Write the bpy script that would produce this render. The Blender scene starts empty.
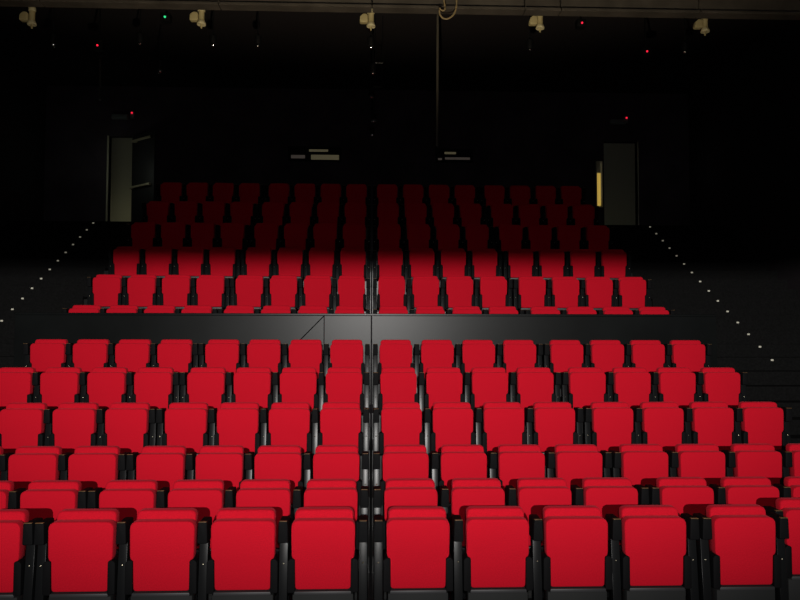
import bpy, bmesh, math, random
from mathutils import Vector, Matrix, Euler
random.seed(7)
SC = bpy.context.scene
COL = SC.collection
R = math.radians

# ------------------------------------------------------------------ camera
FPX = 770.0
CAM_Z = 2.0
YAW, PITCH, ROLL = 2.12, 2.6, 0.10
cd = bpy.data.cameras.new('camera')
cam = bpy.data.objects.new('camera', cd)
COL.objects.link(cam)
cd.sensor_width = 36.0
cd.lens = FPX / 800.0 * 36.0
cd.clip_end = 100
cam.location = (0, 0, CAM_Z)
CROT = (Matrix.Rotation(R(-YAW), 3, 'Z') @ Matrix.Rotation(R(90 + PITCH), 3, 'X') @ Matrix.Rotation(R(ROLL), 3, 'Z'))
cam.rotation_euler = CROT.to_euler()
SC.camera = cam
CO = Vector((0, 0, CAM_Z))

def project(p):
    v = CROT.transposed() @ (Vector(p) - CO)
    return 400 + FPX * v.x / -v.z, 300 - FPX * v.y / -v.z

def ray(px, py):
    return CROT @ Vector(((px - 400) / FPX, (300 - py) / FPX, -1.0))

def at_y(px, py, Y):            # the place at distance Y down the hall
    d = ray(px, py)
    return CO + d * (Y / d.y)

def at_x(px, py, X):
    d = ray(px, py)
    return CO + d * (X / d.x)

def z_for(py, X, Y):            # height seen at picture height py
    lo, hi = -3.0, 12.0
    for _ in range(40):
        m = (lo + hi) / 2
        if project((X, Y, m))[1] > py: lo = m
        else: hi = m
    return lo

# ------------------------------------------------------------------ materials
def mat(name, col, rough=0.7, metal=0.0, spec=0.5, emit=None, strength=0.0, noise=None, bump=None, sheen=0.0):
    m = bpy.data.materials.new(name); m.use_nodes = True
    nt = m.node_tree; b = nt.nodes['Principled BSDF']
    b.inputs['Base Color'].default_value = (*col, 1)
    b.inputs['Roughness'].default_value = rough
    b.inputs['Metallic'].default_value = metal
    b.inputs['Specular IOR Level'].default_value = spec
    if sheen:
        b.inputs['Sheen Weight'].default_value = sheen; b.inputs['Sheen Roughness'].default_value = .4; b.inputs['Sheen Tint'].default_value = (1, .12, .16, 1)
    if emit:
        b.inputs['Emission Color'].default_value = (*emit, 1)
        b.inputs['Emission Strength'].default_value = strength
    if noise or bump:
        tc = nt.nodes.new('ShaderNodeTexCoord')
    if noise:
        sc, amt = noise
        n = nt.nodes.new('ShaderNodeTexNoise'); n.inputs['Scale'].default_value = sc; n.inputs['Detail'].default_value = 4
        nt.links.new(tc.outputs['Object'], n.inputs['Vector'])
        r = nt.nodes.new('ShaderNodeValToRGB')
        r.color_ramp.elements[0].position = 0.3; r.color_ramp.elements[1].position = 0.7
        r.color_ramp.elements[0].color = (*[c * (1 - amt) for c in col], 1)
        r.color_ramp.elements[1].color = (*[min(1, c * (1 + amt)) for c in col], 1)
        nt.links.new(n.outputs['Fac'], r.inputs['Fac'])
        nt.links.new(r.outputs['Color'], b.inputs['Base Color'])
    if bump:
        sc, st = bump
        n2 = nt.nodes.new('ShaderNodeTexNoise'); n2.inputs['Scale'].default_value = sc
        nt.links.new(tc.outputs['Object'], n2.inputs['Vector'])
        bp = nt.nodes.new('ShaderNodeBump'); bp.inputs['Strength'].default_value = st; bp.inputs['Distance'].default_value = 0.004
        nt.links.new(n2.outputs['Fac'], bp.inputs['Height'])
        nt.links.new(bp.outputs['Normal'], b.inputs['Normal'])
    return m

M = {}
M['fabric'] = mat('red_wool_fabric', (0.58, 0.005, 0.019), 0.88, spec=0.12, sheen=0.25, noise=(160, 0.16), bump=(420, 0.25))
M['black_plastic'] = mat('black_plastic', (0.004, 0.004, 0.0045), 0.7, spec=0.1)
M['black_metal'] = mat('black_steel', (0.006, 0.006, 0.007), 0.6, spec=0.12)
M['grey_metal'] = mat('grey_steel', (0.035, 0.035, 0.037), 0.5, metal=0.1)
M['wood'] = mat('varnished_wood', (0.20, 0.11, 0.04), 0.5, noise=(30, 0.3))
M['bolt'] = mat('bright_bolt', (0.75, 0.68, 0.5), 0.35, metal=1.0)
M['riser'] = mat('painted_grey_riser', (0.008, 0.008, 0.008), 0.36, spec=0.35, noise=(2.2, 0.25))
M['tread'] = mat('dark_carpet', (0.016, 0.016, 0.017), 0.95, spec=0.1, noise=(60, 0.3))
M['plinth'] = mat('dark_grey_plinth', (0.02, 0.021, 0.021), 0.7, spec=0.2)
M['satin'] = mat('satin_dark_steel', (0.008, 0.0085, 0.009), 0.27, spec=0.13)
M['stair'] = mat('dark_stair_carpet', (0.007, 0.007, 0.007), 0.95, spec=0.1, noise=(40, 0.3))
M['panel'] = mat('grey_lacquer_panel', (0.005, 0.0058, 0.0058), 0.33, spec=0.15, noise=(1.3, 0.35))
M['black_wall'] = mat('matte_black_wall', (0.042, 0.034, 0.040), 0.95, spec=0.1, noise=(1.5, 0.3))
M['ceiling'] = mat('matte_black_ceiling', (0.020, 0.017, 0.019), 0.95, spec=0.1)
M['beam'] = mat('taupe_beam_paint', (0.055, 0.047, 0.040), 0.8, spec=0.2, noise=(3, 0.3))
M['cream'] = mat('cream_enamel', (0.62, 0.55, 0.34), 0.5, noise=(40, 0.08))
M['cream_dark'] = mat('aged_cream_enamel', (0.42, 0.35, 0.18), 0.5)
M['cable'] = mat('tan_cable', (0.22, 0.16, 0.08), 0.6)
M['pole'] = mat('brown_grey_pole', (0.06, 0.052, 0.04), 0.6)
M['chrome'] = mat('glint_chrome', (0.85, 0.87, 0.9), 0.2, metal=1.0)  # for the balls that supply the far lamps' glints
M['corridor'] = mat('corridor_paint', (0.42, 0.42, 0.30), 0.8)
M['door'] = mat('black_door', (0.02, 0.02, 0.02), 0.6)
M['jamb'] = mat('pale_jamb', (0.45, 0.43, 0.30), 0.6)
M['rail'] = mat('brass_bar', (0.55, 0.5, 0.33), 0.4, metal=0.4)
M['led_red'] = mat('red_led', (0.3, 0.0, 0.02), emit=(1.0, 0.02, 0.06), strength=1.1)
M['led_green'] = mat('green_led', (0.0, 0.3, 0.1), emit=(0.05, 1.0, 0.35), strength=0.9)
M['step_glow'] = mat('step_lamp', (0.5, 0.48, 0.4), emit=(1.0, 0.93, 0.72), strength=0.13)
M['yellow_glow'] = mat('yellow_lit_glass', (0.4, 0.33, 0.1), emit=(1.0, 0.66, 0.13), strength=0.45)
M['slot_glow'] = mat('dim_warm_glow', (0.2, 0.18, 0.12), emit=(1.0, 0.86, 0.5), strength=0.055)
M['slot_glow_dim'] = mat('dim_pink_glow', (0.2, 0.18, 0.15), emit=(1.0, 0.82, 0.7), strength=0.03)
M['box_grey'] = mat('grey_green_box', (0.10, 0.12, 0.11), 0.6)

# ------------------------------------------------------------------ mesh helpers
def box(bm, x0, x1, y0, y1, z0, z1, bev=0.0, seg=2):
    g = bmesh.ops.create_cube(bm, size=1.0)
    vs = g['verts']
    for v in vs:
        v.co = Vector((x0 + (v.co.x + .5) * (x1 - x0), y0 + (v.co.y + .5) * (y1 - y0), z0 + (v.co.z + .5) * (z1 - z0)))
    if bev > 0:
        es = list({e for v in vs for e in v.link_edges})
        bmesh.ops.bevel(bm, geom=es, offset=bev, segments=seg, profile=0.5, affect='EDGES')

def prism(bm, pts, y0, y1, bev=0.0, seg=3):
    """closed outline in x-z pushed from y0 to y1, edges of both faces rounded"""
    a = [bm.verts.new((x, y0, z)) for x, z in pts]
    b = [bm.verts.new((x, y1, z)) for x, z in pts]
    n = len(pts)
    f1 = bm.faces.new(a); f2 = bm.faces.new(b[::-1])
    for i in range(n):
        bm.faces.new((a[i], b[i], b[(i + 1) % n], a[(i + 1) % n]))
    bmesh.ops.recalc_face_normals(bm, faces=bm.faces[:])
    if bev > 0:
        es = list(f1.edges) + list(f2.edges)
        bmesh.ops.bevel(bm, geom=es, offset=bev, segments=seg, profile=0.5, affect='EDGES')

def rounded(pts, rad, k=4):
    """round the corners of an outline; rad is one radius per corner"""
    out = []; n = len(pts)
    for i in range(n):
        p = Vector(pts[i]); a = Vector(pts[i - 1]); b = Vector(pts[(i + 1) % n]); r = rad[i]
        if r <= 0: out.append(tuple(p)); continue
        u = (a - p).normalized(); w = (b - p).normalized()
        for j in range(k + 1):
            t = j / k
            q = (p + u * r) * (1 - t) ** 2 + p * 2 * t * (1 - t) + (p + w * r) * t ** 2
            out.append(tuple(q))
    return out

def lathe(bm, prof, c=(0, 0, 0), n=16):
    rings = []
    for r, z in prof:
        rings.append([bm.verts.new((c[0] + r * math.cos(2 * math.pi * i / n), c[1] + r * math.sin(2 * math.pi * i / n), c[2] + z)) for i in range(n)])
    for a, b in zip(rings, rings[1:]):
        for i in range(n):
            bm.faces.new((a[i], a[(i + 1) % n], b[(i + 1) % n], b[i]))
    bm.faces.new(rings[0][::-1]); bm.faces.new(rings[-1])
    bmesh.ops.recalc_face_normals(bm, faces=bm.faces[:])

def tube(bm, pts, r, n=8):
    pts = [Vector(p) for p in pts]; rings = []
    for i, p in enumerate(pts):
        d = (pts[min(i + 1, len(pts) - 1)] - pts[max(i - 1, 0)]).normalized()
        s = d.cross(Vector((0, 0, 1)))
        if s.length < 1e-3: s = d.cross(Vector((0, 1, 0)))
        s.normalize(); t = d.cross(s).normalized()
        rings.append([bm.verts.new(p + s * r * math.cos(2 * math.pi * k / n) + t * r * math.sin(2 * math.pi * k / n)) for k in range(n)])
    for a, b in zip(rings, rings[1:]):
        for k in range(n):
            bm.faces.new((a[k], a[(k + 1) % n], b[(k + 1) % n], b[k]))
    bm.faces.new(rings[0][::-1]); bm.faces.new(rings[-1])
    bmesh.ops.recalc_face_normals(bm, faces=bm.faces[:])

def ball(bm, c, r, seg=12):
    bmesh.ops.create_uvsphere(bm, u_segments=seg, v_segments=seg // 2 + 2, radius=r, matrix=Matrix.Translation(c))

def obj(name, bm, m, parent=None, loc=None, smooth=True):
    me = bpy.data.meshes.new(name); bm.to_mesh(me); bm.free()
    me.materials.append(m)
    if smooth:
        me.shade_smooth()
        me.set_sharp_from_angle(angle=R(38))
    o = bpy.data.objects.new(name, me); COL.objects.link(o)
    if loc is not None: o.location = loc
    if parent: o.parent = parent
    return o

def tag(o, label, cat, group=None):
    o['label'] = label; o['category'] = cat
    if group: o['group'] = group
    return o

def empty(name, loc, label, cat, group=None, rz=0):
    o = bpy.data.objects.new(name, None); COL.objects.link(o)
    o.location = loc; o.rotation_euler = (0, 0, rz); o.empty_display_size = 0.1
    return tag(o, label, cat, group)

def struct(name, bm, m, smooth=False):
    o = obj(name, bm, m, smooth=smooth); o['kind'] = 'structure'; return o

def copy_tree(o, parent=None):
    c = o.copy(); COL.objects.link(c)
    if parent: c.parent = parent
    for ch in list(o.children):
        copy_tree(ch, c)
    return c

NB = bmesh.new

# ------------------------------------------------------------------ rows (from the front)
TOP = 0.86                                  # top of a backrest above its floor
LOW_Y = [5.03 + 0.89 * i for i in range(6)]
LOW_PY = [508, 479.5, 445.5, 402.5, 367.5, 339.7]
UP_Y = [10.62 + 0.87 * i for i in range(6)]
UP_PY = [306.0, 275.8, 248.0]
low_top = [z_for(p, 0.0, y) for p, y in zip(LOW_PY, LOW_Y)]
up_top = [z_for(p, 0.0, y) for p, y in zip(UP_PY, UP_Y)]
stp = up_top[2] - up_top[1]
up_top += [up_top[2] + stp * i for i in (1, 2, 3)]
low_floor = [t - TOP for t in low_top]
up_floor = [t - TOP for t in up_top]
print('LOW', [round(v, 3) for v in low_top], 'UP', [round(v, 3) for v in up_top])

# ------------------------------------------------------------------ one tip-up seat
def seat_parts(root, arms):
    # backrest: low padded back, tipping slightly away
    bm = NB()
    prism(bm, rounded([(-.165, .40), (.165, .40), (.190, TOP), (-.190, TOP)], [.03, .03, .045, .045]), -.03, .05, .014)
    for v in bm.verts: v.co.y += (v.co.z - .40) * 0.10 - 0.045
    obj('backrest', bm, M['fabric'], root)
    # tipped-up seat cushion: full at the top, narrower below between the hinge plates
    bm = NB()
    out = [(-.172, .385), (.172, .385), (.180, .56), (.197, .59), (.201, .812), (-.201, .812), (-.197, .59), (-.180, .56)]
    prism(bm, rounded(out, [.02, .02, .012, .014, .05, .05, .014, .012]), -.125, -.045, .009)
    obj('seat_cushion', bm, M['fabric'], root)
    # steel under-frame carrying the cushion
    bm = NB()
    box(bm, -.178, .178, -.14, -.03, .355, .379, .004)
    obj('seat_rail', bm, M['grey_metal'], root)
    bm = NB()
    box(bm, -.19, .19, -.12, -.02, .06, .355, .006)
    box(bm, -.20, .20, -.13, .03, 0.0, .06, .006)
    obj('plinth', bm, M['plinth'], root)
    for s in (-1, 1):
        bm = NB()
        prism(bm, rounded([(s * a, b) for a, b in ((.173, .37), (.220, .37), (.220, .565), (.200, .582), (.174, .575))], [.01] * 5), -.142, -.02, .004)
        obj('hinge_plate', bm, M['black_plastic'], root)
    for s in arms:
        x = s * .25
        bm = NB()
        prism(bm, rounded([(x - .032, .675), (x + .032, .675), (x + .028, .808), (x - .028, .808)], [.012, .012, .012, .012]), -.135, .03, .006)
        a = obj('armrest', bm, M['black_plastic'], root)
        bm = NB()
        box(bm, x - .024, x + .024, -.137, -.11, .808, .811, .0012)
        obj('arm_cap', bm, M['wood'], a)
        bm = NB()
        prism(bm, [(x - .027, 0), (x + .027, 0), (x + .027, .675), (x - .027, .675)], -.12, -.05, .003)
        for v in bm.verts: v.co.y += v.co.z * .10 - .03
        st = obj('stanchion', bm, M['satin'], root)
        bm = NB()
        ball(bm, (x, -.12 + .54 * .10 - .031, .54), .006, 8)
        obj('bolt', bm, M['bolt'], st)

def proto(arms):
    e = bpy.data.objects.new('theatre_seat', None); COL.objects.link(e); e.empty_display_size = 0.1
    seat_parts(e, arms); return e
P = {'l': proto((-1,)), 'r': proto((1,)), 'b': proto((-1, 1))}
used = set()

ORD = ['first', 'second', 'third', 'fourth', 'fifth', 'sixth', 'seventh', 'eighth']
LOWN = ['front row', 'second row from the front', 'third row from the front', 'fourth row from the front',
        'fifth row from the front', 'row right below the grey barrier']
UPN = ['row right behind the grey barrier', 'second row behind the barrier', 'third row behind the barrier',
       'fourth dark row behind the barrier', 'fifth dark row behind the barrier', 'topmost dark row at the back']

def col_x(k, side): return (.298 + .50 * k + (.070 if k >= 4 else 0)) if side < 0 else (.299 + .5055 * k + (.076 if k >= 4 else 0))

def place_row(Y, floor, rowname, group):
    for side, sname in ((-1, 'left'), (1, 'right')):
        for k in range(8):
            x = side * col_x(k, side); y = Y
            if rowname == 'front row' and side > 0 and k >= 5: y = Y + .20; x += .07
            pa = project((x - .3, y, floor + TOP)); pb = project((x + .3, y, floor + TOP))
            if pb[0] < -2 or pa[0] > 802: continue
            # four seats share five arms: each seat owns the arm nearer the centre, the outer seat of a unit owns both
            key = 'b' if k in (3, 7) or (rowname == 'front row' and side > 0 and k == 4) else ('l' if side > 0 else 'r')
            if key not in used: o = P[key]; used.add(key)
            else: o = copy_tree(P[key])
            o.location = (x, y, floor)
            tag(o, 'red tip-up seat, %s, %s seat %s of the centre gap' % (rowname, ORD[k], sname), 'seat', group)

for i in range(6):
    place_row(LOW_Y[i], low_floor[i], LOWN[i], 'red tip-up seats in the lower block')
for i in range(6):
    place_row(UP_Y[i], up_floor[i], UPN[i], 'red tip-up seats in the upper block')

# ------------------------------------------------------------------ tiers, floor, barrier
HW = 4.42
XW = 7.0
YB = 16.6
BASE = min(low_floor) - .02
bm = NB()
box(bm, -XW, XW, -11, YB + 2, -.45, min(low_floor))
struct('floor', bm, M['tread'])

def tier(y0, y1, z, zb):
    bm = NB()
    for xa, xb in ((-HW, -.012), (.012, HW)):     # the stand is built in two halves
        box(bm, xa, xb, y0, y1, zb, z)
    struct('seating_tier', bm, M['riser'])

f0 = min(low_floor)
for i in range(6):
    if low_floor[i] - f0 > .012:
        y1 = LOW_Y[i + 1] - .36 if i < 5 else 10.20
        tier(LOW_Y[i] - .36, y1, low_floor[i], f0 - .01)
for i in range(6):
    y0 = 10.25 if i == 0 else UP_Y[i] - .36
    y1 = UP_Y[i + 1] - .36 if i < 5 else YB - .05
    tier(y0, y1, up_floor[i], f0 - .01)

zb_top = z_for(313.6, 0.0, 10.2)
bm = NB()
for xa, xb in ((-4.62, -.625), (-.619, -.006), (.006, 4.62)):
    box(bm, xa, xb, 10.16, 10.22, low_floor[5] + .003, zb_top - .03, .003)
box(bm, -4.62, 4.62, 10.15, 10.23, zb_top - .03, zb_top, .006)
struct('barrier_wall', bm, M['panel'])

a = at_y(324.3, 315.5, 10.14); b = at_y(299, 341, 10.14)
bm = NB(); tube(bm, [(a.x, a.y + .02, a.z + .01), a, b], .006, 8)  # slanting dark line on the barrier, drawn as a thin tube
tag(obj('thin_line', bm, M['black_plastic']), 'thin dark line slanting down the face of the grey barrier', 'cable')

# ------------------------------------------------------------------ staircases and their lights
SX = 5.5
R_LIGHTS = [(650, 226), (655, 233), (661, 240), (670, 248), (677, 256), (684, 264), (693, 273), (701, 282), (709, 292),
            (721, 302), (730, 312), (738, 323), (752, 337), (762, 350), (772, 362)]
L_LIGHTS = [(95, 222), (88, 230), (81, 237), (72, 245), (65, 253), (57, 261), (47, 270), (38, 279), (30, 290), (19, 300), (9, 310), (1, 320)]
# straight flight through the measured lights
pr = [at_x(*p, SX) for p in R_LIGHTS]
ys, zs = [p.y for p in pr], [p.z for p in pr]
my, mz = sum(ys) / len(ys), sum(zs) / len(zs)
slope = sum((a - my) * (b - mz) for a, b in zip(ys, zs)) / sum((a - my) ** 2 for a in ys)
ORD2 = ['topmost', 'second', 'third', 'fourth', 'fifth', 'sixth', 'seventh', 'eighth', 'ninth', 'tenth', 'eleventh', 'twelfth', 'thirteenth', 'fourteenth', 'fifteenth']
tread = (pr[0].y - pr[-1].y) / 14.0
rise = slope * tread
YT = pr[0].y; ZT = mz + slope * (YT - my) + .03
for side, nm in ((-1, 'left'), (1, 'right')):
    bm = NB()
    y = YT; z = ZT
    box(bm, *sorted((side * (HW + .03), side * XW)), YT, YB - .03, f0 - .01, ZT)
    while True:
        y -= tread; z -= rise
        if z < f0 + .1 or y < 5: break
        box(bm, *sorted((side * (HW + .03), side * XW)), y, y + tread, f0 - .01, z)
    struct('staircase', bm, M['stair'])
    for i in range(15 if side > 0 else 12):
        bm = NB()
        box(bm, -.018, .018, -.010, .0, -.012, .012, .003)
        o = obj('step_light', bm, M['step_glow'], loc=((5.5 if side > 0 else -5.36), YT - i * tread, ZT - i * rise - .035))
        tag(o, 'tiny step light on the %s staircase, %s' % (nm, 'topmost of the line' if i == 0 else ORD2[i] + ' from the top of the line'),
            'step light', 'step lights on the %s staircase' % nm)

# ------------------------------------------------------------------ shell
CEIL = 7.35
bm = NB(); box(bm, -XW - .2, -XW, -11, YB + 2, -.45, CEIL); struct('wall_left', bm, M['ceiling'])
bm = NB(); box(bm, XW, XW + .2, -11, YB + 2, -.45, CEIL); struct('wall_right', bm, M['ceiling'])
bm = NB(); box(bm, -XW - .2, XW + .2, -11, YB + 2, CEIL, CEIL + .2); struct('ceiling', bm, M['ceiling'])
# back wall with two doorways
lx0, lx1 = at_y(108.5, 180, YB).x, at_y(132, 180, YB).x
rx0, rx1 = at_y(604, 180, YB).x, at_y(637.5, 180, YB).x
dz1 = at_y(120, 136, YB).z
dz0 = ZT
bm = NB()
W0, W1 = YB, YB + .15
box(bm, -XW, lx0, W0, W1, -.45, CEIL)
box(bm, lx0, lx1, W0, W1, dz1, CEIL); box(bm, lx0, lx1, W0, W1, -.45, dz0)
box(bm, lx1, rx0, W0, W1, -.45, CEIL)
box(bm, rx0, rx1, W0, W1, dz1, CEIL); box(bm, rx0, rx1, W0, W1, -.45, dz0)
box(bm, rx1, XW, W0, W1, -.45, CEIL)
struct('wall_back', bm, M['black_wall'])
# corridor behind the doorways
for nm, xa, xb in (('left', lx0, lx1), ('right', rx0, rx1)):
    bm = NB()
    box(bm, xa - .6, xb + .6, YB + 1.2, YB + 1.3, dz0 - .1, dz1 + .5)
    struct('corridor_wall', bm, M['corridor'])
    bm = NB(); box(bm, xa - .6, xb + .6, YB + .15, YB + 1.2, dz1 + .4, dz1 + .5)
    box(bm, xa - .7, xb + .7, YB + .15, YB + 1.2, dz0 - .1, dz0)
    box(bm, xa - .7, xa - .6, YB + .15, YB + 1.3, dz0 - .1, dz1 + .5)
    box(bm, xb + .6, xb + .7, YB + .15, YB + 1.3, dz0 - .1, dz1 + .5)
    struct('corridor_shell', bm, M['black_wall'])
    bm = NB()
    if nm == 'left': box(bm, xa - .035, xa, YB - .03, YB + .15, dz0, dz1, .004)
    else: box(bm, xb, xb + .02, YB - .02, YB + .15, dz0, dz1, .004)
    struct('trim_1' if nm == 'left' else 'trim_2', bm, M['jamb'])
    ld = bpy.data.lights.new('corridor_lamp', 'AREA'); ld.energy = 0.7 if nm == 'left' else 0.08
    ld.size = .8; ld.color = (1.0, .93, .62)
    lo = bpy.data.objects.new('corridor_lamp', ld); COL.objects.link(lo)
    lo.location = ((xa + xb) / 2, YB + .30, dz0 + .30); lo.rotation_euler = (R(85), 0, 0)

# open black door leaf at the left doorway
hl = Vector((lx1 + .02, YB - .09, dz0))
v2 = at_y(151, 184, YB - .55)
ang = math.atan2(v2.y - hl.y, v2.x - hl.x)
L = math.hypot(v2.x - hl.x, v2.y - hl.y) + .02
d = empty('open_door', hl, 'black door standing open beside the left doorway, with two pale bars', 'door', rz=ang)
bm = NB(); box(bm, 0, L + .08, .0, .045, .01, dz1 - dz0 - .02, .005)
obj('door_leaf', bm, M['door'], d)
zbar = at_y(140, 186.5, YB - .3).z - dz0
bm = NB(); box(bm, .03, L, -.075, -.045, zbar - .022, zbar + .022, .008)
box(bm, .04, .08, -.05, .004, zbar - .03, zbar + .03, .004); box(bm, L - .06, L - .02, -.05, .004, zbar - .03, zbar + .03, .004)
obj('push_bar', bm, M['rail'], d)
ztop = at_y(143, 140, YB - .3).z - dz0
bm = NB(); box(bm, .06, L, -.06, -.035, ztop - .025, ztop + .025, .006)
box(bm, .10, .2, -.036, .004, ztop - .03, ztop + .03, .004)
obj('door_closer', bm, M['rail'], d)

# narrow yellow strip beside the right doorway
p0 = at_y(596, 161, YB - .06); p1 = at_y(603, 207, YB - .06)
e = empty('strip_light', ((p0.x + p1.x) / 2, YB - .001, p1.z), 'narrow upright strip glowing yellow beside the right doorway', 'light')
w = p1.x - p0.x; h = p0.z - p1.z
bm = NB()
box(bm, -w / 2, -w / 2 + .018, -.07, 0, 0, h, .003); box(bm, w / 2 - .018, w / 2, -.07, 0, 0, h, .003)
box(bm, -w / 2, w / 2, -.07, 0, h - .018, h, .003); box(bm, -w / 2, w / 2, -.03, 0, 0, h, .003)
obj('frame', bm, M['jamb'], e)
bm = NB(); box(bm, -w / 2 + .018, 0.03, -.05, -.03, .03, h * .74, .003)
obj('lit_panel', bm, M['yellow_glow'], e)
bm = NB(); box(bm, .04, w / 2 - .02, -.05, -.03, .15, h * .97, .002)
obj('lit_edge', bm, M['slot_glow'], e)

# small boxes with a red lamp above the doorways
for nm, bx, led, Y in (('left', (120, 117), (131.5, 112.5), YB - .05), ('right', (618, 122), (627, 117.5), YB - .05)):
    q = at_y(*bx, Y); l = at_y(*led, Y - .06)
    e = empty('wall_alarm_lamp', (q.x, YB - .002, q.z), 'small dim box with a glowing red lamp above the %s doorway' % nm, 'alarm box')
    bm = NB(); box(bm, -.17, .17, -.09, 0, -.05, .05, .01); box(bm, l.x - q.x - .04, l.x - q.x + .04, -.07, 0, -.02, l.z - q.z + .03, .01)
    obj('housing', bm, M['box_grey'], e)
    bm = NB(); ball(bm, (l.x - q.x, -.085, l.z - q.z), .02)
    obj('red_lamp', bm, M['led_red'], e)

# dim slot windows in the back wall, reflections put in as glowing bars
def slot(label, bars):
    xs = [b[0] for b in bars] + [b[1] for b in bars]; yy = [b[2] for b in bars] + [b[3] for b in bars]
    a = at_y(min(xs) - 2, min(yy) - 2, YB); b = at_y(max(xs) + 2, max(yy) + 2, YB)
    e = empty('projection_window', ((a.x + b.x) / 2, YB - .001, b.z), label, 'window')
    bm = NB()
    wx = (b.x - a.x) / 2; hz = a.z - b.z
    box(bm, -wx, wx, -.02, 0, 0, hz, .004)
    for s in (-1, 1): box(bm, s * wx - .015, s * wx + .015, -.05, 0, -.02, hz + .02, .004)
    box(bm, -wx, wx, -.05, 0, hz, hz + .02, .004); box(bm, -wx, wx, -.05, 0, -.02, 0, .004)
    obj('window_frame', bm, M['black_metal'], e)
    for x0, x1, y0, y1, mm in bars:
        p = at_y(x0, y1, YB - .03); q = at_y(x1, y0, YB - .03); c = e.location
        bm = NB(); box(bm, p.x - c.x, q.x - c.x, -.032, -.018, p.z - c.z, q.z - c.z, .002)
        obj('glow_bar', bm, M[mm], e)
slot('slot window with glowing reflection bars in the back wall, left of centre', [(291, 305, 155, 158.2, 'slot_glow_dim'), (309, 328, 149.5, 151.5, 'slot_glow'), (311, 339, 155, 159.5, 'slot_glow')])
slot('slot window with glowing reflection bars in the back wall, right of centre', [(444.5, 456, 152, 154, 'slot_glow'), (445, 470, 157.5, 159.5, 'slot_glow_dim'), (438, 442, 158, 160, 'slot_glow_dim')])

# ------------------------------------------------------------------ beam, lamps and cables overhead
BY = 10.3
zbl = z_for(8.5, 0.3, BY)
bm = NB()
xj = [-XW, at_y(40, 5, BY).x, at_y(219, 5, BY).x, at_y(372, 5, BY).x, at_y(525, 5, BY).x, at_y(561, 5, BY).x, at_y(700, 5, BY).x, XW]
for a, b in zip(xj, xj[1:]):
    box(bm, a + .008, b - .008, BY + .03, BY + .14, zbl + .035, CEIL, .004)
    box(bm, a + .006, b - .006, BY - .03, BY + .16, zbl, zbl + .04, .004)
struct('ceiling_beam', bm, M['beam'])

LY = 11.0
def house_light(px, py, label):
    q = at_y(px, py, LY)                       # middle of the body
    e = empty('ceiling_light', q, label, 'lamp', 'cream lamps below the ceiling beam')
    bm = NB(); lathe(bm, [(.040, .085), (.052, .09), (.052, .135), (.045, .145)])
    obj('cap', bm, M['cream'], e)
    bm = NB(); lathe(bm, [(.046, -.05), (.042, -.03), (.042, .07), (.046, .085)])
    obj('body', bm, M['cream_dark'], e)
    bm = NB(); lathe(bm, [(.03, -.105), (.062, -.11), (.066, -.095), (.05, -.055), (.044, -.05)])
    obj('shade', bm, M['cream'], e)
    gl = bpy.data.lights.new('house_fill', 'SPOT'); gl.energy = 0.4; gl.spot_size = R(176); gl.spot_blend = .1; gl.shadow_soft_size = .04; gl.color = (1.0, .86, .92)  # added faint fill below each lamp, lifting the dark walls and seats
    go = bpy.data.objects.new('house_fill', gl); COL.objects.link(go); go.location = q + Vector((0, 0, -.18))
    bm = NB(); lathe(bm, [(.012, -.16), (.014, -.15), (.012, -.105)], n=10)
    obj('lamp_tip', bm, M['cream_dark'], e)
    bm = NB(); prism(bm, rounded([(-.165, -.055), (-.045, -.055), (-.045, .06), (-.11, .075), (-.16, .03)], [.025] * 5), -.05, .05, .012)
    obj('side_box', bm, M['cream_dark'], e)
    bm = NB(); tube(bm, [(0, 0, .14), (0, 0, CEIL + .02 - q.z)], .012)
    obj('stem', bm, M['black_metal'], e)
for i, (px, py) in enumerate([(32, 17.5), (201.5, 17.5), (371, 19.5), (540, 21.5), (705, 25)]):
    house_light(px, py, 'cream lamp with side box hanging under the top beam, ' +
                ['leftmost of five', 'second of five from the left', 'middle one of five', 'fourth of five from the left', 'rightmost of five'][i])

def downlight(px, py, Y, label, r=.028):  # far lamps: shade put in as black housings, glints as chrome balls
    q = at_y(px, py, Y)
    e = empty('ceiling_lamp', q, label, 'lamp', 'small ceiling lamps darkened as if in shade')
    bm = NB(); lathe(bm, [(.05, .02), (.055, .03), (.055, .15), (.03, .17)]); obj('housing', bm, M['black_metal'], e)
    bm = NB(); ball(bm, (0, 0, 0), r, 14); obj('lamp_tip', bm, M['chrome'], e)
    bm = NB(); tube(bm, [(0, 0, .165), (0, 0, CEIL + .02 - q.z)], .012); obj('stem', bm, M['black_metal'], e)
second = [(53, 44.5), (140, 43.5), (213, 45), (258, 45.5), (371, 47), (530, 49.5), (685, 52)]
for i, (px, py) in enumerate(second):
    downlight(px, py, 12.1, 'tiny glint-tipped shade-darkened ceiling lamp behind the cream lamps, %s of seven from the left' % (ORD[i]), .048 if px in (213, 371, 53) else .034)
for px, py, Y, lab in ((160, 71, 13.2, 'faint glint-tipped shade-darkened ceiling lamp above the left doorway'),
                       (373, 73, 13.2, 'glint-tipped shade-darkened ceiling lamp, uppermost below the middle cream lamp'),
                       (371.5, 97, 14.3, 'glint-tipped shade-darkened ceiling lamp midway down the centre line of glints'),
                       (374, 121, 15.4, 'brightest glint-tipped shade-darkened ceiling lamp near the bottom of the centre line'),
                       (372, 135, 16.2, 'lowest glint-tipped shade-darkened ceiling lamp on the centre line')):
    downlight(px, py, Y, lab, .07 if py == 121 else .045)
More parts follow.
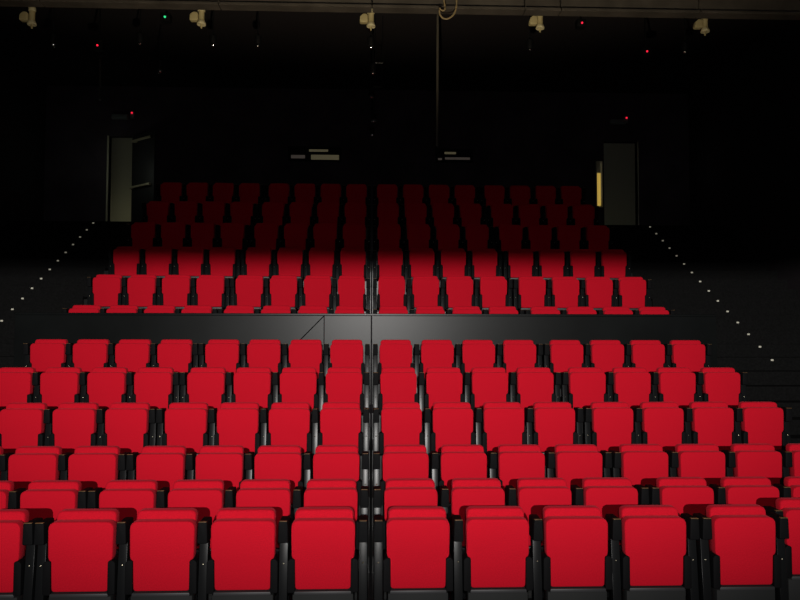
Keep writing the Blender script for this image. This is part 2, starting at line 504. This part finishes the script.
for px0, px1, py, Y, lab in ((375, 383, 63, 12.7, 'short metal bar catching light under the ceiling, upper of two'),
                             (373, 382, 87, 13.8, 'short metal bar catching light under the ceiling, lower of two')):
    a = at_y(px0, py, Y); b = at_y(px1, py, Y)
    e = empty('hanging_bar', (a + b) / 2, lab, 'bar')
    hwid = (b.x - a.x) / 2
    bm = NB(); tube(bm, [(-hwid, 0, 0), (hwid, 0, 0)], .012); obj('bar', bm, M['grey_metal'], e)
    bm = NB()
    for s in (-1, 1): tube(bm, [(s * hwid * .9, 0, .012), (s * hwid * .9, 0, CEIL + .02 - a.z)], .006, 6)
    obj('hanger', bm, M['black_metal'], e)

# single standby lamps overhead
def standby(px, py, Y, mm, label, part):
    q = at_y(px, py, Y)
    e = empty('ceiling_indicator_lamp', q, label, 'indicator')
    bm = NB(); box(bm, -.07, .07, .0, .14, -.05, .07, .01); box(bm, -.012, .012, .06, .084, .07, CEIL + .02 - q.z)
    obj('housing', bm, M['black_plastic'], e)
    bm = NB(); ball(bm, (0, -.008, 0), .016); obj(part, bm, M[mm], e)
standby(97.5, 45.5, 12.0, 'led_red', 'small black box with a dim red lamp, high on the left', 'red_lamp')
standby(582, 23, 11.4, 'led_red', 'small black box with a red lamp near the fourth cream lamp', 'red_lamp')
standby(647, 51.5, 12.0, 'led_red', 'small black box with a red lamp, high on the right', 'red_lamp')
standby(165, 17, 11.2, 'led_green', 'small black box with a green lamp beside the second cream lamp', 'green_lamp')

# looped cable and hanging poles
def curve_pts(pp, Y): return [at_y(x, y, Y) for x, y in pp]
pts = curve_pts([(443.5, -12), (444, 0), (445, 7), (444.5, 10), (441.8, 10.5), (439.6, 8), (439.3, 11), (440.5, 15.5), (443.5, 18.3), (447, 18.8), (451, 17), (454.5, 13), (456.2, 7), (456.6, 0), (456.5, -12)], BY - .12)
sm = []
for i in range(len(pts) - 1):
    p0, p1, p2, p3 = pts[max(i - 1, 0)], pts[i], pts[i + 1], pts[min(i + 2, len(pts) - 1)]
    for t in (0, .25, .5, .75):
        sm.append(.5 * ((2 * p1) + (p2 - p0) * t + (2 * p0 - 5 * p1 + 4 * p2 - p3) * t * t + (3 * p1 - p0 - 3 * p2 + p3) * t ** 3))
sm.append(pts[-1])
bm = NB(); tube(bm, sm, .012, 8)
tag(obj('thin_line', bm, M['cable']), 'tan cable hanging in a loop in front of the top beam', 'cable')
a = at_y(437.7, 25, LY + .2); b = at_y(437, 146, LY + .2)
bm = NB(); tube(bm, [(a.x, a.y, CEIL), a, b], .019, 8)
tag(obj('hanging_pole', bm, M['pole']), 'thin brown-grey pole hanging upright below the looped cable', 'pole')
a = at_y(100, 62, 14.0); b = at_y(100, 100, 14.0)
bm = NB(); tube(bm, [(a.x, a.y, CEIL), a, b], .022, 8)
tag(obj('hanging_pole', bm, M['pole']), 'faint dark pole hanging upright above the left doorway', 'pole')

# ------------------------------------------------------------------ light
def aim(o, target):
    o.rotation_euler = (Vector(target) - o.location).to_track_quat('-Z', 'Y').to_euler()

# camera flash, just above the lens
fl = bpy.data.lights.new('flash', 'POINT'); fl.energy = 175; fl.shadow_soft_size = .03; fl.color = (1.0, .97, 1.0)
fo = bpy.data.objects.new('flash', fl); COL.objects.link(fo); fo.location = (.03, -.02, CAM_Z + .10)

# stage spotlight far behind the viewpoint, with an unseen top flap added to cut its beam
SP = Vector((0, -6.0, 3.25))
EDGE_Y = -5.0
zc = z_for(265.5, 0, UP_Y[2])
edge_z = SP.z + (zc - SP.z) * (EDGE_Y - SP.y) / (UP_Y[2] - SP.y)
sp = bpy.data.lights.new('stage_lamp', 'SPOT'); sp.energy = 8000; sp.spot_size = R(40); sp.spot_blend = 1.0
sp.shadow_soft_size = .0125; sp.color = (1.0, .97, .93)
so = bpy.data.objects.new('stage_lamp', sp); COL.objects.link(so); so.location = SP; aim(so, (0, 11.5, 3.55)); so.scale = (2.6, 1.0, 1.0)
e = empty('stage_spotlight', (0, SP.y, SP.z), 'black stage spotlight with a flap added to cut its beam, behind the viewpoint', 'spotlight')
bm = NB()
box(bm, -.25, .25, -.45, -.42, -.2, .2); box(bm, -.25, -.23, -.42, .1, -.2, .2); box(bm, .23, .25, -.42, .1, -.2, .2)
box(bm, -.25, .25, -.42, .1, .18, .2); box(bm, -.25, .25, -.42, .1, -.2, -.18)
obj('housing', bm, M['black_metal'], e)
bm = NB()
ez = edge_z - SP.z
v = [bm.verts.new(c) for c in ((-1.2, 1.0, ez), (1.2, 1.0, ez), (1.2, 1.02, ez + .8), (-1.2, 1.02, ez + .8), (-1.2, 1.02, ez), (1.2, 1.02, ez), (1.2, 1.04, ez + .8), (-1.2, 1.04, ez + .8))]
for f in ((0, 1, 2, 3), (7, 6, 5, 4), (0, 4, 5, 1), (2, 6, 7, 3), (1, 5, 6, 2), (0, 3, 7, 4)): bm.faces.new([v[i] for i in f])
bmesh.ops.recalc_face_normals(bm, faces=bm.faces[:])
for s in (-1, 1): box(bm, *sorted((s * .24, s * .26)), .05, 1.03, .18, .21)
box(bm, -.26, .26, 1.0, 1.03, ez + .1, ez + .4)
obj('cutoff_flap', bm, M['black_metal'], e)

# added warm spot, unseen below view, brightening the beam and lamps overhead
wl = bpy.data.lights.new('overhead_fill', 'SPOT'); wl.energy = 2700; wl.spot_size = R(30); wl.spot_blend = 1.0
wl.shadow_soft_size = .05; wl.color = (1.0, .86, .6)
wo = bpy.data.objects.new('overhead_fill', wl); COL.objects.link(wo); wo.location = (0, 2.2, .2); aim(wo, (.3, BY, 7.0)); wo.scale = (2.5, .8, 1)

# added point lights without a fitting, brightening door bars and wall by the doorways
for x, en in ((rx1 + .5, .3), (lx0 + .2, 2.0)):
    g = bpy.data.lights.new('door_fill', 'POINT'); g.energy = en; g.shadow_soft_size = .1; g.color = (.9, 1.0, .85)
    go = bpy.data.objects.new('door_fill', g); COL.objects.link(go); go.location = (x, YB - 1.0, dz0 + 1.3)

w = bpy.data.worlds.new('world'); SC.world = w; w.use_nodes = True
w.node_tree.nodes['Background'].inputs['Color'].default_value = (.9, .8, 1.0, 1)
w.node_tree.nodes['Background'].inputs['Strength'].default_value = 0.02

vs = SC.view_settings
vs.view_transform = 'Standard'; vs.look = 'None'; vs.gamma = 1; vs.exposure = -0.13; vs.use_curve_mapping = False
